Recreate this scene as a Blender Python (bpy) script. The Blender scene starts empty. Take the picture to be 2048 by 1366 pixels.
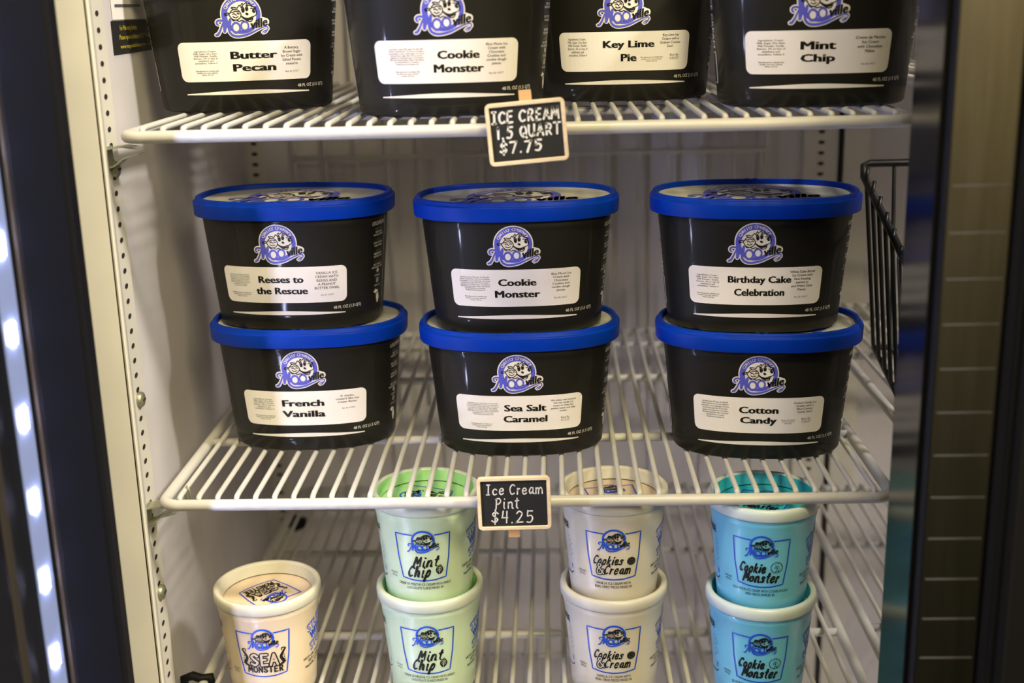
import bpy, math, random
from mathutils import Vector, Matrix
from mathutils.geometry import tessellate_polygon
PI = math.pi
sc = bpy.context.scene
COL = sc.collection

# ------------------------------------------------------------------ camera
cam_d = bpy.data.cameras.new('camera'); cam = bpy.data.objects.new('camera', cam_d); COL.objects.link(cam)
CAMZ = 0.3815
RT, UP, FW = Vector((.9993, .0288, -.0245)), Vector((.0161, .2643, .9643)), Vector((-.0342, .9640, -.2637))
cam.matrix_world = Matrix(((RT.x, UP.x, -FW.x, 0), (RT.y, UP.y, -FW.y, 0), (RT.z, UP.z, -FW.z, CAMZ), (0, 0, 0, 1)))
cam_d.sensor_width = 36; cam_d.lens = 2478.9 * 36 / 2048
cam_d.clip_start = .02; cam_d.clip_end = 50
cam_d.dof.use_dof = True; cam_d.dof.focus_distance = 1.03; cam_d.dof.aperture_fstop = 4.2
sc.camera = cam
# ------------------------------------------------------------------ view, world, room lights, added fill
sc.view_settings.view_transform = 'Standard'; sc.view_settings.look = 'None'
sc.view_settings.gamma = 1; sc.view_settings.exposure = 0; sc.view_settings.use_curve_mapping = False
sc.cycles.sample_clamp_indirect = 4
WARM = (1, .875, .54)
def make_world():
    w = bpy.data.worlds.new('room_ambience'); sc.world = w; w.use_nodes = True
    nt = w.node_tree; nt.nodes.clear(); N = nt.nodes.new; L = nt.links.new
    tc = N('ShaderNodeTexCoord'); sep = N('ShaderNodeSeparateXYZ'); L(tc.outputs['Generated'], sep.inputs[0])
    rmp = N('ShaderNodeValToRGB'); e = rmp.color_ramp.elements
    mp = N('ShaderNodeMapRange'); mp.inputs['From Min'].default_value = -1; mp.inputs['From Max'].default_value = 1
    L(sep.outputs['Z'], mp.inputs['Value']); L(mp.outputs['Result'], rmp.inputs[0])
    e[0].position = .30; e[0].color = (.010, .009, .008, 1)
    e[1].position = .62; e[1].color = (.10, .09, .07, 1)
    x = e.new(.49); x.color = (.36, .25, .13, 1); x = e.new(.40); x.color = (.07, .06, .05, 1)
    nz = N('ShaderNodeTexNoise'); nz.inputs['Scale'].default_value = 7; nz.inputs['Detail'].default_value = 1
    L(tc.outputs['Generated'], nz.inputs['Vector'])
    r2 = N('ShaderNodeValToRGB'); f = r2.color_ramp.elements
    f[0].position = .38; f[0].color = (.75, .7, .62, 1); f[1].position = .72; f[1].color = (1.2, 1.35, .75, 1)
    L(nz.outputs['Fac'], r2.inputs[0])
    mx = N('ShaderNodeMix'); mx.data_type = 'RGBA'; mx.blend_type = 'MULTIPLY'; mx.inputs['Factor'].default_value = 1
    L(rmp.outputs[0], mx.inputs['A']); L(r2.outputs[0], mx.inputs['B'])
    bg = N('ShaderNodeBackground'); bg.inputs['Strength'].default_value = .9
    out = N('ShaderNodeOutputWorld'); L(mx.outputs['Result'], bg.inputs[0]); L(bg.outputs[0], out.inputs[0])
make_world()
def area(name, loc, target, size, power, color):
    d = bpy.data.lights.new(name, 'AREA'); d.shape = 'RECTANGLE'; d.size, d.size_y = size; d.energy = power; d.color = color
    o = bpy.data.objects.new(name, d); COL.objects.link(o); o.location = loc
    o.rotation_euler = (Vector(target) - Vector(loc)).to_track_quat('-Z', 'Y').to_euler(); return o
area('ceiling_light_over_aisle', (1.60, -.05, 2.05), (-.2, 1.0, 0), (.32, .32), 98, (1, .92, .80))
area('ceiling_light_behind_photographer', (.16, -.30, 2.25), (0, 1, .1), (.6, .35), 50, (1, .84, .46))
area('low_fill_light_right', (.75, -.95, 1.25), (0, 1, .1), (.5, .5), 26, (1, .84, .48))  # added low fill, brightens tub labels shadowed by the top shelf

# ------------------------------------------------------------------ materials
MATS = {}
def mat(name, col, rough=.5, metal=0, coat=0, spec=.5, noise=0, nscale=30, col2=None, bump=0, emit=None, estr=0, aniso=0, sss=0, stretch=(1, 1, 1)):
    if name in MATS: return MATS[name]
    m = bpy.data.materials.new(name); m.use_nodes = True; nt = m.node_tree; b = nt.nodes['Principled BSDF']
    b.inputs['Base Color'].default_value = (*col, 1); b.inputs['Roughness'].default_value = rough; b.inputs['Metallic'].default_value = metal
    b.inputs['Coat Weight'].default_value = coat; b.inputs['Coat Roughness'].default_value = .08; b.inputs['Specular IOR Level'].default_value = spec
    if aniso: b.inputs['Anisotropic'].default_value = aniso
    if sss:
        b.inputs['Subsurface Weight'].default_value = sss; b.inputs['Subsurface Radius'].default_value = (.006, .005, .004); b.inputs['Subsurface Scale'].default_value = 1
    if emit: b.inputs['Emission Color'].default_value = (*emit, 1); b.inputs['Emission Strength'].default_value = estr
    N = nt.nodes.new; L = nt.links.new
    if noise or bump:
        tc = N('ShaderNodeTexCoord'); mpn = N('ShaderNodeMapping'); mpn.inputs['Scale'].default_value = stretch
        nz = N('ShaderNodeTexNoise'); nz.inputs['Scale'].default_value = nscale; nz.inputs['Detail'].default_value = 4
        L(tc.outputs['Object'], mpn.inputs[0]); L(mpn.outputs[0], nz.inputs['Vector'])
        if noise:
            r = N('ShaderNodeValToRGB'); c2 = col2 or tuple(c * (1 - noise) for c in col)
            r.color_ramp.elements[0].color = (*c2, 1); r.color_ramp.elements[1].color = (*col, 1)
            r.color_ramp.elements[0].position = .35; r.color_ramp.elements[1].position = .62
            L(nz.outputs['Fac'], r.inputs[0]); L(r.outputs[0], b.inputs['Base Color'])
        if bump:
            bp = N('ShaderNodeBump'); bp.inputs['Strength'].default_value = bump; bp.inputs['Distance'].default_value = .001
            L(nz.outputs['Fac'], bp.inputs['Height']); L(bp.outputs[0], b.inputs['Normal'])
    MATS[name] = m; return m
liner = mat('white_liner', (.66, .63, .65), .5, noise=.12, nscale=9)
jambm = mat('white_painted_metal', (.66, .635, .57), .45, noise=.08, nscale=14)
wirem = mat('white_coated_wire', (.56, .55, .53), .35, noise=.04, nscale=60)
blackm = mat('black_plastic', (.003, .003, .004), .55, spec=.2)
navym = mat('dark_frame_plastic', (.003, .0035, .007), .6, spec=.15)
glossm = mat('black_glossy_frame', (.006, .006, .008), .18, spec=.25)
brownm = mat('brown_gasket', (.03, .024, .02), .7, spec=.2)
steelm = mat('brushed_steel', (.42, .40, .36), .24, metal=1, noise=.15, nscale=40, stretch=(6, 6, .3), bump=.15)
panelm = mat('charcoal_door_panel', (.006, .006, .007), .5, spec=.2)
reflinem = mat('stile_reflection_grey', (.04, .04, .055), .6)  # colour of the reflection lines drawn on the steel stile
screwm = mat('screw_zinc', (.30, .30, .22), .4, metal=.7)
clipm = mat('zinc_clip', (.36, .37, .28), .45, metal=.6)
holem = mat('slot_dark', (.01, .009, .008), .9)
tubm = mat('tub_charcoal_card', (.0115, .0106, .0078), .55, coat=.18, spec=.25, noise=.25, nscale=18)
bluem = mat('blue_lid_plastic', (.0002, .036, .42), .45, spec=.15, noise=.05, nscale=50)
lidprint = mat('lid_marbled_print', (.66, .64, .57), .35, col2=(.40, .41, .34), noise=.3, nscale=26, stretch=(1, 2, 1))
labelm = mat('white_label_paper', (.86, .83, .82), .5)
inkm = mat('black_ink', (.006, .006, .007), .5)
greyink = mat('grey_ink', (.10, .10, .10), .5)
whiteink = mat('white_ink', (.80, .77, .75), .5)
logoblue = mat('logo_blue_ink', (.10, .11, .62), .4)
pintblue = mat('pint_blue_ink', (.018, .085, .66), .4)
woodm = mat('pale_wood', (.80, .66, .46), .55, noise=.18, nscale=25, stretch=(1, 1, 6))
pegm = mat('peg_wood', (.72, .44, .22), .55, noise=.2, nscale=25)
boardm = mat('chalkboard_black', (.007, .007, .008), .7)
chalkm = mat('chalk_white', (.72, .72, .74), .9)
basketm = mat('basket_black_wire', (.006, .006, .006), .4)
yellowink = mat('yellow_ink', (.62, .50, .03), .5)
ledm = mat('led_chip_glow', (.8, .85, 1), .4, emit=(.62, .65, 1.0), estr=440)
pcbm = mat('led_strip_board', (.16, .20, .34), .5, emit=(.38, .48, 1.0), estr=.22)
def flavour(name, col, speck, amt):
    m = bpy.data.materials.new(name); m.use_nodes = True; nt = m.node_tree; b = nt.nodes['Principled BSDF']; N = nt.nodes.new; L = nt.links.new
    b.inputs['Roughness'].default_value = .3; b.inputs['Coat Weight'].default_value = .15
    b.inputs['Subsurface Weight'].default_value = .25; b.inputs['Subsurface Radius'].default_value = (.006, .005, .004); b.inputs['Subsurface Scale'].default_value = 1
    tc = N('ShaderNodeTexCoord'); v = N('ShaderNodeTexVoronoi'); v.inputs['Scale'].default_value = 150; v.inputs['Randomness'].default_value = 1
    L(tc.outputs['Object'], v.inputs['Vector'])
    nz = N('ShaderNodeTexNoise'); nz.inputs['Scale'].default_value = 45; L(tc.outputs['Object'], nz.inputs['Vector'])
    sb = N('ShaderNodeMath'); sb.operation = 'MULTIPLY_ADD'; sb.inputs[1].default_value = .55; L(nz.outputs['Fac'], sb.inputs[0]); L(v.outputs['Distance'], sb.inputs[2])
    r = N('ShaderNodeValToRGB'); r.color_ramp.elements[0].position = amt; r.color_ramp.elements[1].position = amt + .06
    r.color_ramp.elements[0].color = (*speck, 1); r.color_ramp.elements[1].color = (*col, 1)
    L(sb.outputs[0], r.inputs[0]); L(r.outputs[0], b.inputs['Base Color']); return m
F_SEA = flavour('peach_ice_cream_in_cup', (.74, .60, .41), (.16, .12, .09), .235)
F_MINT = flavour('mint_ice_cream_in_cup', (.60, .76, .54), (.42, .74, .38), .20)
F_COOK = flavour('cookies_ice_cream_in_cup', (.70, .66, .58), (.22, .21, .20), .24)
F_BLUE = flavour('blue_ice_cream_in_cup', (.17, .56, .82), (.04, .20, .28), .22)
RIM = {'sea': mat('clear_rim_cream', (.63, .60, .49), .3, sss=.3), 'mint': mat('clear_rim_mint', (.60, .66, .55), .3, sss=.3),
       'cook': mat('clear_rim_white', (.65, .63, .58), .3, sss=.3), 'blue': mat('clear_rim_blue', (.60, .70, .72), .3, sss=.3)}
WELL = {'sea': mat('lid_well_peach', (.76, .60, .42), .35, sss=.2), 'mint': mat('lid_well_mint', (.36, .70, .30), .35, sss=.2),
        'cook': mat('lid_well_tan', (.62, .50, .38), .35, sss=.2), 'blue': mat('lid_well_blue', (.03, .44, .60), .35, sss=.2)}

# ------------------------------------------------------------------ mesh builder
class MB:
    def __init__(s): s.v = []; s.f = []; s.m = []; s.sm = []; s.mats = []
    def mi(s, m):
        if m not in s.mats: s.mats.append(m)
        return s.mats.index(m)
    def add(s, vs, fs, m, smooth=False):
        o = len(s.v); s.v += [tuple(v) for v in vs]; k = s.mi(m)
        for f in fs: s.f.append(tuple(i + o for i in f)); s.m.append(k); s.sm.append(smooth)
        return s
    def box(s, a, b, m):
        x0, y0, z0 = a; x1, y1, z1 = b
        return s.add([(x0,y0,z0),(x1,y0,z0),(x1,y1,z0),(x0,y1,z0),(x0,y0,z1),(x1,y0,z1),(x1,y1,z1),(x0,y1,z1)],
                     [(0,3,2,1),(4,5,6,7),(0,1,5,4),(1,2,6,5),(2,3,7,6),(3,0,4,7)], m)
    def tube(s, pts, r, m, seg=8, closed=False):
        pts = [Vector(p) for p in pts]; n = len(pts); vs = []; fs = []
        ref = None
        for i, p in enumerate(pts):
            a = pts[i-1] if (i or closed) else p; b = pts[(i+1) % n] if (i < n-1 or closed) else p
            t = (b - a).normalized()
            if ref is None: ref = Vector((0,0,1)) if abs(t.z) < .9 else Vector((1,0,0))
            u = (ref - t * ref.dot(t)).normalized(); w = t.cross(u); ref = u
            rr = r[i] if isinstance(r, (list, tuple)) else r
            vs += [p + u*rr*math.cos(2*PI*k/seg) + w*rr*math.sin(2*PI*k/seg) for k in range(seg)]
        for i in range(n if closed else n-1):
            j = (i+1) % n
            for k in range(seg): fs.append((i*seg+k, i*seg+(k+1)%seg, j*seg+(k+1)%seg, j*seg+k))
        if not closed: fs += [tuple(range(seg))[::-1], tuple((n-1)*seg+k for k in range(seg))]
        return s.add(vs, fs, m, True)
    def prism(s, poly, z0, z1, m, mside=None):      # poly (x,y) counter-clockwise, extruded in z
        n = len(poly); vs = [(x,y,z0) for x,y in poly] + [(x,y,z1) for x,y in poly]
        s.add(vs, [tuple(range(n))[::-1], tuple(range(n, 2*n))] + [(i,(i+1)%n,n+(i+1)%n,n+i) for i in range(n)], m); return s
    def rings(s, rings, m, cap0=False, cap1=False, smooth=True, close=True):
        n = len(rings[0]); vs = [p for r in rings for p in r]; fs = []
        for i in range(len(rings)-1):
            for k in range(n if close else n-1): fs.append((i*n+k, i*n+(k+1)%n, (i+1)*n+(k+1)%n, (i+1)*n+k))
        if cap0: fs.append(tuple(range(n))[::-1])
        if cap1: fs.append(tuple((len(rings)-1)*n+k for k in range(n)))
        return s.add(vs, fs, m, smooth)
    def mesh(s, name):
        me = bpy.data.meshes.new(name); me.from_pydata(s.v, [], s.f)
        for m in s.mats: me.materials.append(m)
        me.polygons.foreach_set('material_index', s.m); me.polygons.foreach_set('use_smooth', s.sm); me.update(); return me
    def obj(s, name, parent=None):
        o = bpy.data.objects.new(name, s.mesh(name)); COL.objects.link(o); o.parent = parent; return o
def tag(o, label, cat, group=None):
    o['label'] = label; o['category'] = cat
    if group: o['group'] = group
    return o
def struct(o): o['kind'] = 'structure'; return o
def empty(name, loc, rz=0, label=None, cat=None, group=None):
    o = bpy.data.objects.new(name, None); COL.objects.link(o); o.location = loc; o.rotation_euler = (0,0,rz); o.empty_display_size = .03
    if label: tag(o, label, cat, group)
    return o
def mobj(name, me, parent=None):
    o = bpy.data.objects.new(name, me); COL.objects.link(o); o.parent = parent; return o

# ------------------------------------------------------------------ flat printing helpers: a drawing is a list of (verts2d, faces, material, layer)
_tc = {}
def text2d(body, bold=0, shear=0, line=1.0, align='CENTER', spacing=1.0):
    key = (body, bold, shear, line, align, spacing)
    if key in _tc: return _tc[key]
    cu = bpy.data.curves.new('t', 'FONT'); cu.body = body; cu.size = 1; cu.align_x = align; cu.offset = bold; cu.shear = shear
    cu.space_line = line; cu.space_character = spacing; cu.resolution_u = 2; cu.fill_mode = 'FRONT'
    o = bpy.data.objects.new('t', cu); COL.objects.link(o); dg = bpy.context.evaluated_depsgraph_get(); dg.update()
    ev = o.evaluated_get(dg); me = ev.to_mesh()
    r = ([(v.co.x, v.co.y) for v in me.vertices], [tuple(p.vertices) for p in me.polygons])
    ev.to_mesh_clear(); bpy.data.objects.remove(o); bpy.data.curves.remove(cu); _tc[key] = r; return r
def text(body, cx, cy, w=None, h=None, m=inkm, layer=2, bold=0, shear=0, line=1.0, rot=0, align='CENTER', spacing=1.0):
    b_ = bold; vs, fs = text2d(body, 0, shear, line, align, spacing)
    if vs and b_ > 0:
        k = [(-b_,0),(b_,0)] if b_ < .03 else [(-b_,-.012),(0,-.012),(b_,-.012),(-b_,.012),(0,.012),(b_,.012)]
        n0 = len(vs); vs, fs = [(x+dx, y+dy) for dx, dy in k for x, y in vs], [tuple(i+n0*q for i in f) for q in range(len(k)) for f in fs]
    if not vs: return []
    x0, x1 = min(v[0] for v in vs), max(v[0] for v in vs); y0, y1 = min(v[1] for v in vs), max(v[1] for v in vs)
    sx = w / (x1 - x0) if w else None; sy = h / (y1 - y0) if h else None
    sx = sx or sy; sy = sy or sx; c, s = math.cos(rot), math.sin(rot); out = []
    for x, y in vs:
        a, b = (x - (x0+x1)/2) * sx, (y - (y0+y1)/2) * sy; out.append((cx + a*c - b*s, cy + a*s + b*c))
    return [(out, fs, m, layer)]
def smooth_path(pts, n=5):
    if len(pts) < 3 or n < 2: return list(pts)
    out = []
    for i in range(len(pts)-1):
        p0, p1, p2, p3 = pts[max(i-1,0)], pts[i], pts[i+1], pts[min(i+2, len(pts)-1)]
        for k in range(n):
            t = k / n
            out.append(tuple(.5*((2*p1[j]) + (-p0[j]+p2[j])*t + (2*p0[j]-5*p1[j]+4*p2[j]-p3[j])*t*t + (-p0[j]+3*p1[j]-3*p2[j]+p3[j])*t**3) for j in range(len(p1))))
    out.append(tuple(pts[-1])); return out
def stroke(pts, w, m=inkm, layer=2, n=5, cap=True, close=False):
    """ribbon along a smoothed path; w is a width or one width per point"""
    if close: pts = list(pts) + [pts[0]]
    ww = w if isinstance(w, (list, tuple)) else [w]*len(pts)
    P = smooth_path([(p[0], p[1], q) for p, q in zip(pts, ww)], n)
    Q = [P[0]]
    for p in P[1:]:
        if math.hypot(p[0]-Q[-1][0], p[1]-Q[-1][1]) > 1e-7: Q.append(p)
    vs = []; fs = []; N = len(Q)
    if N < 2: return []
    for i, p in enumerate(Q):
        a, b = Q[max(i-1,0)], Q[min(i+1,N-1)]; dx, dy = b[0]-a[0], b[1]-a[1]; l = math.hypot(dx, dy) or 1; nx, ny = -dy/l, dx/l; h = max(p[2], 1e-6)/2
        vs += [(p[0]+nx*h, p[1]+ny*h), (p[0]-nx*h, p[1]-ny*h)]
    fs = [(2*i, 2*i+1, 2*i+3, 2*i+2) for i in range(N-1)]
    if cap:
        for e, sgn in ((0, -1), (N-1, 1)):
            p = Q[e]; a, b = Q[max(e-1,0)], Q[min(e+1,N-1)]; an = math.atan2(b[1]-a[1], b[0]-a[0]); h = max(p[2], 1e-6)/2; o = len(vs)
            vs += [(p[0]+h*math.cos(an+sgn*(-PI/2+PI*k/5)) * (1), p[1]+h*math.sin(an+sgn*(-PI/2+PI*k/5))) if sgn > 0 else
                   (p[0]-h*math.cos(an-PI/2+PI*k/5), p[1]-h*math.sin(an-PI/2+PI*k/5)) for k in range(6)]
            fs.append(tuple(range(o, o+6)))
    return [(vs, fs, m, layer)]
def dens(pts, step=.002):
    out = []
    for a, b in zip(pts, pts[1:]):
        n = max(1, int(math.hypot(b[0]-a[0], b[1]-a[1])/step)); out += [(a[0]+(b[0]-a[0])*i/n, a[1]+(b[1]-a[1])*i/n) for i in range(n)]
    return out + [pts[-1]]
def disc(cx, cy, rx, ry, m, layer, r0=0, seg=40, rg=6):
    vs = []; fs = []
    for i in range(rg+1):
        t = r0 + (1-r0)*i/rg
        vs += [(cx+rx*t*math.cos(2*PI*k/seg), cy+ry*t*math.sin(2*PI*k/seg)) for k in range(seg)]
    for i in range(rg):
        for k in range(seg): fs.append((i*seg+k, i*seg+(k+1)%seg, (i+1)*seg+(k+1)%seg, (i+1)*seg+k))
    return [(vs, fs, m, layer)]
def blob(pts, m, layer, n=4):
    P = smooth_path(list(pts)+[pts[0]], n)[:-1]
    tri = tessellate_polygon([[Vector((p[0], p[1], 0)) for p in P]])
    return [(P, [tuple(t) for t in tri], m, layer)]
def rrect(cx, cy, w, h, r, m, layer, nx=24, ny=4):
    xs = sorted(set([-w/2 + r*(1-math.cos(PI/2*k/5)) for k in range(6)] + [w/2 - r*(1-math.cos(PI/2*k/5)) for k in range(6)] + [-w/2+r+(w-2*r)*k/nx for k in range(nx+1)]))
    vs = []; fs = []
    for x in xs:
        d = abs(x) - (w/2 - r); e = h/2 - (r - math.sqrt(max(r*r - d*d, 0)) if d > 0 else 0)
        vs += [(cx+x, cy-e+2*e*j/ny) for j in range(ny+1)]
    for i in range(len(xs)-1):
        for j in range(ny): a = i*(ny+1)+j; fs.append((a, a+ny+1, a+ny+2, a+1))
    return [(vs, fs, m, layer)]
def xf(d, s=1, dx=0, dy=0, rot=0, sy=None, dl=0, recol=None):
    sy = s if sy is None else sy; c, q = math.cos(rot), math.sin(rot); out = []
    for vs, fs, m, l in d:
        out.append(([(dx + x*s*c - y*sy*q, dy + x*s*q + y*sy*c) for x, y in vs], fs, (recol or {}).get(m, m), l + dl))
    return out
def put(mb, d, fn):
    for vs, fs, m, l in d: mb.add([fn(x, y, l) for x, y in vs], fs, m)

# ------------------------------------------------------------------ stroke lettering
G = {
 'I': [[(.5,1),(.5,0)], [(.2,1),(.8,1)], [(.2,0),(.8,0)]], 'C': [[(.9,.85),(.55,1),(.15,.75),(.1,.35),(.4,.02),(.85,.12)]],
 'E': [[(.85,1),(.2,.98)], [(.2,.98),(.18,0)], [(.2,.52),(.7,.54)], [(.18,0),(.85,.03)]], 'R': [[(.18,0),(.18,1)], [(.18,1),(.7,.95),(.8,.72),(.6,.52),(.2,.48)], [(.4,.5),(.85,0)]],
 'A': [[(.08,0),(.5,1)], [(.5,1),(.92,0)], [(.25,.36),(.75,.36)]], 'M': [[(.05,0),(.2,1)], [(.2,1),(.5,.35)], [(.5,.35),(.8,1)], [(.8,1),(.95,0)]],
 '1': [[(.35,.85),(.5,1)], [(.5,1),(.5,0)]], '.': [[(.3,.0),(.36,.04)]], '5': [[(.85,1),(.3,1)], [(.3,1),(.25,.55)], [(.25,.55),(.65,.62),(.85,.35),(.6,.03),(.2,.06)]],
 'Q': [[(.5,1),(.12,.7),(.15,.25),(.5,0),(.85,.28),(.85,.75),(.5,1)], [(.55,.3),(.95,-.08)]], 'U': [[(.12,1),(.14,.3),(.5,0),(.84,.3)], [(.86,1),(.84,0)]],
 'T': [[(.05,1),(.95,1)], [(.5,1),(.5,0)]], '$': [[(.85,.8),(.5,.95),(.18,.75),(.45,.52),(.8,.3),(.5,.05),(.12,.2)], [(.50,1.14),(.48,-.12)]],
 '7': [[(.1,.98),(.85,1)], [(.85,1),(.4,0)]], '4': [[(.25,1),(.15,.45)], [(.15,.45),(.85,.45)], [(.68,1),(.66,0)]], '2': [[(.15,.8),(.45,1),(.8,.78),(.5,.35),(.1,.02)], [(.1,.02),(.9,.04)]],
 'c': [[(.8,.5),(.45,.62),(.12,.35),(.35,.02),(.8,.1)]], 'e': [[(.15,.32),(.78,.38),(.6,.62),(.25,.55),(.12,.25),(.4,.0),(.82,.12)]],
 'r': [[(.2,.6),(.2,0)], [(.2,.35),(.45,.6),(.75,.55)]], 'a': [[(.75,.55),(.4,.62),(.12,.3),(.35,.0),(.7,.25)], [(.75,.6),(.75,.1),(.95,0)]],
 'm': [[(.05,.6),(.08,0)], [(.08,.4),(.3,.62),(.45,.45),(.45,0)], [(.45,.4),(.68,.62),(.88,.45),(.95,0)]], 'i': [[(.5,.6),(.48,.1),(.65,0)], [(.5,.88),(.54,.92)]],
 'n': [[(.15,.6),(.15,0)], [(.15,.35),(.45,.62),(.75,.5),(.78,.05),(.95,0)]], 't': [[(.5,1),(.45,.15),(.75,0)], [(.15,.68),(.85,.72)]],
 'h': [[(.2,1),(.15,0)], [(.15,.3),(.5,.62),(.75,.45),(.75,.05),(.95,0)]], 'p': [[(.25,.6),(.12,-.4)], [(.2,.3),(.5,.62),(.82,.4),(.55,.02),(.2,.12)]],
 'P': [[(.2,0),(.25,1)], [(.1,.9),(.6,1.02),(.9,.75),(.6,.48),(.25,.45)]], 'o': [[(.5,.6),(.15,.4),(.2,.08),(.55,0),(.82,.28),(.65,.56),(.45,.58)]],
 'k': [[(.2,1),(.12,0)], [(.75,.6),(.2,.28)], [(.3,.32),(.8,0)]], 's': [[(.75,.52),(.45,.62),(.25,.45),(.65,.25),(.55,.02),(.12,.06)]],
 'O': [[(.5,1),(.1,.65),(.15,.2),(.55,0),(.9,.3),(.85,.8),(.5,1)]], 'N': [[(.1,0),(.15,1)], [(.15,1),(.85,0)], [(.85,0),(.9,1)]],
 'S': [[(.85,.85),(.5,1),(.15,.78),(.5,.5),(.85,.25),(.5,0),(.1,.15)]],
 '&': [[(.95,.05),(.3,.7),(.4,1),(.65,.85),(.2,.4),(.2,.05),(.6,.0),(.9,.4)]], 'D': [[(.2,0),(.2,1)], [(.2,1),(.85,.8),(.85,.25),(.2,0)]],
}
ADV = {'.': .45, 'i': .62, 'I': .9, '1': .75, ' ': .6, 'm': 1.2, 'M': 1.15, 'r': .78, 't': .78}
def hand(s, cx, cy, h, W, w, m, layer, shear=0, jit=0, n=5, vary=0, seed=1):
    """stroke lettering fitted to width W and capital height h, centred on (cx, cy)"""
    rnd = random.Random(seed); out = []; x = 0; kx = W / (sum(ADV.get(c, 1) for c in s) - .2)
    for c in s:
        a = ADV.get(c, 1)
        for st in G.get(c, []):
            jx, jy = rnd.uniform(-jit, jit), rnd.uniform(-jit, jit)
            pts = [((x + px*(a-.16) + jx)*kx + (py-.5)*shear*h - W/2 + cx, (py + jy - .5)*h + cy) for px, py in st]
            out += stroke(pts, [w*(1 + vary*math.sin(2.2*i + len(out))) for i in range(len(pts))], m, layer, n if len(pts) > 2 else 3)
        x += a
    return out

# ------------------------------------------------------------------ creamery emblem, drawn in its own units (circle radius 100)
def emblem(white=True, ink=logoblue):
    d = []; B = ink
    A = lambda pts: [((x-582)/2.12, (385-y)/2.12) for x, y in pts]           # letters traced around a circle of radius 212
    F = lambda pts: [((x-775)/2.08, (362-y)/2.08) for x, y in pts]           # faces
    M_st = [(A([(296,600),(318,592),(345,552),(368,500),(396,448)]), [11,13,10,9,10]),
            (A([(338,492),(318,482),(316,456),(342,440),(384,444),(420,438)]), [5,9,10,10,11,9]),
            (A([(402,444),(400,500),(392,562)]), [15,19,14]), (A([(390,566),(424,500),(466,436)]), [6,7,8]),
            (A([(462,434),(452,480),(440,530)]), [13,17,12])]
    O_c = [((-29.5,-66), 25, 31), ((15.5,-59), 23.5, 29)]
    sw = (A([(441,520),(446,570),(480,608),(540,620),(640,602),(740,558),(815,526),(858,524),(866,548),(842,566)]), [11,12,12,12,11,8,6,6,6,4])
    tail = (A([(800,584),(826,568),(852,562),(838,582),(812,594)]), [3,6,7,6,3])
    vl = text('ville', 89, -45, 88, 45, inkm, 6, bold=.045, shear=.28, rot=.20)
    if white:
        W = 11
        d += disc(0, 0, 105, 105, whiteink, 1)
        for p, w in M_st: d += stroke(p, [q+W for q in w], whiteink, 2)
        for (cx, cy), rx, ry in O_c: d += disc(cx, cy, rx+6, ry+6, whiteink, 2, rg=3, seg=24)
        d += stroke(sw[0], [q+W for q in sw[1]], whiteink, 2) + stroke(tail[0], [q+W for q in tail[1]], whiteink, 2)
        d += stroke(A([(690,520),(745,492),(790,470),(842,468)]), [34,52,56,40], whiteink, 2)
        d += disc(0, 0, 99, 99, B, 3, rg=7)
        d += disc(3, -6, 74, 74, whiteink, 4, rg=6)
        t = 'Quality Creamery'; n = len(t); a0, a1 = math.radians(152), math.radians(33)
        for i, c in enumerate(t):
            if c == ' ': continue
            a = a0 + (a1-a0)*i/(n-1); R = 85 - (2 if c in 'yQ' else 0)
            d += text(c, R*math.cos(a), R*math.sin(a), None, {'Q':20,'C':18,'l':18,'t':16,'i':18,'y':18}.get(c, 13), whiteink, 5, bold=.02, rot=a-PI/2)
    else:
        d += disc(0, 0, 100, 100, B, 2, r0=.82, rg=2)
    K = 4.6 if white else 6.5; k = inkm
    L = lambda p, w=K, n=4: stroke(F(p), w, k, 7, n)
    # cow
    d += L([(742,292),(762,262),(776,270),(796,240),(806,256),(838,232),(842,250),(872,244),(868,262),(886,262)])
    d += L([(884,268),(920,282),(936,300),(905,300),(880,296)]); d += L([(700,302),(678,286),(704,282),(742,292)])
    d += L([(905,304),(930,312),(942,334),(936,362),(910,382),(884,388)]); d += L([(906,322),(914,334)], 13, 2)
    d += L([(792,330),(786,304),(798,282),(812,300),(810,330),(796,336)]); d += L([(832,318),(828,292),(840,276),(852,292),(850,314),(836,322)])
    d += L([(802,304),(803,324)], 11, 2); d += L([(841,296),(842,312)], 10, 2); d += L([(782,284),(800,268)], 6, 2); d += L([(836,264),(856,266)], 6, 2)
    d += L([(834,352),(844,358)], 11, 2); d += L([(776,372),(790,392),(816,412),(846,432),(876,436),(890,418),(884,388)])
    d += L([(776,372),(812,396),(852,402),(884,388)]); d += L([(812,408),(850,414),(878,408)], 8); d += L([(846,432),(856,416),(872,420)])
    d += L([(886,262),(896,284)]); d += L([(900,384),(896,410),(888,426)])
    # child
    d += L([(764,330),(776,356),(768,388),(742,410),(706,416),(676,400),(656,370)]); d += L([(656,370),(648,352),(662,344),(668,330),(690,308),(724,304),(752,316),(764,330)])
    d += L([(668,330),(690,336),(716,322),(742,330),(760,322)]); d += L([(650,340),(616,344),(600,352),(618,362),(606,370),(648,356)])
    d += L([(690,356),(704,348),(716,356)], 5, 3); d += L([(736,352),(748,346),(758,354)], 5, 3); d += L([(692,380),(716,392),(744,382)]); d += L([(722,362),(728,370)], 4, 2)
    d += L([(676,400),(690,424),(720,416),(752,432),(780,420),(800,432)], 5)
    if not white: d += L([(676,312),(720,300),(760,300),(820,250),(880,262)], 14) + L([(650,372),(700,410),(790,420),(850,440)], 9)
    for p, w in M_st: d += stroke(p, w, B, 6)
    for (cx, cy), rx, ry in O_c:
        if white: d += disc(cx, cy, rx*.62, ry*.62, whiteink, 6, rg=2, seg=24)
        d += disc(cx, cy, rx, ry, B, 6, r0=.58, rg=2, seg=28)
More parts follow.
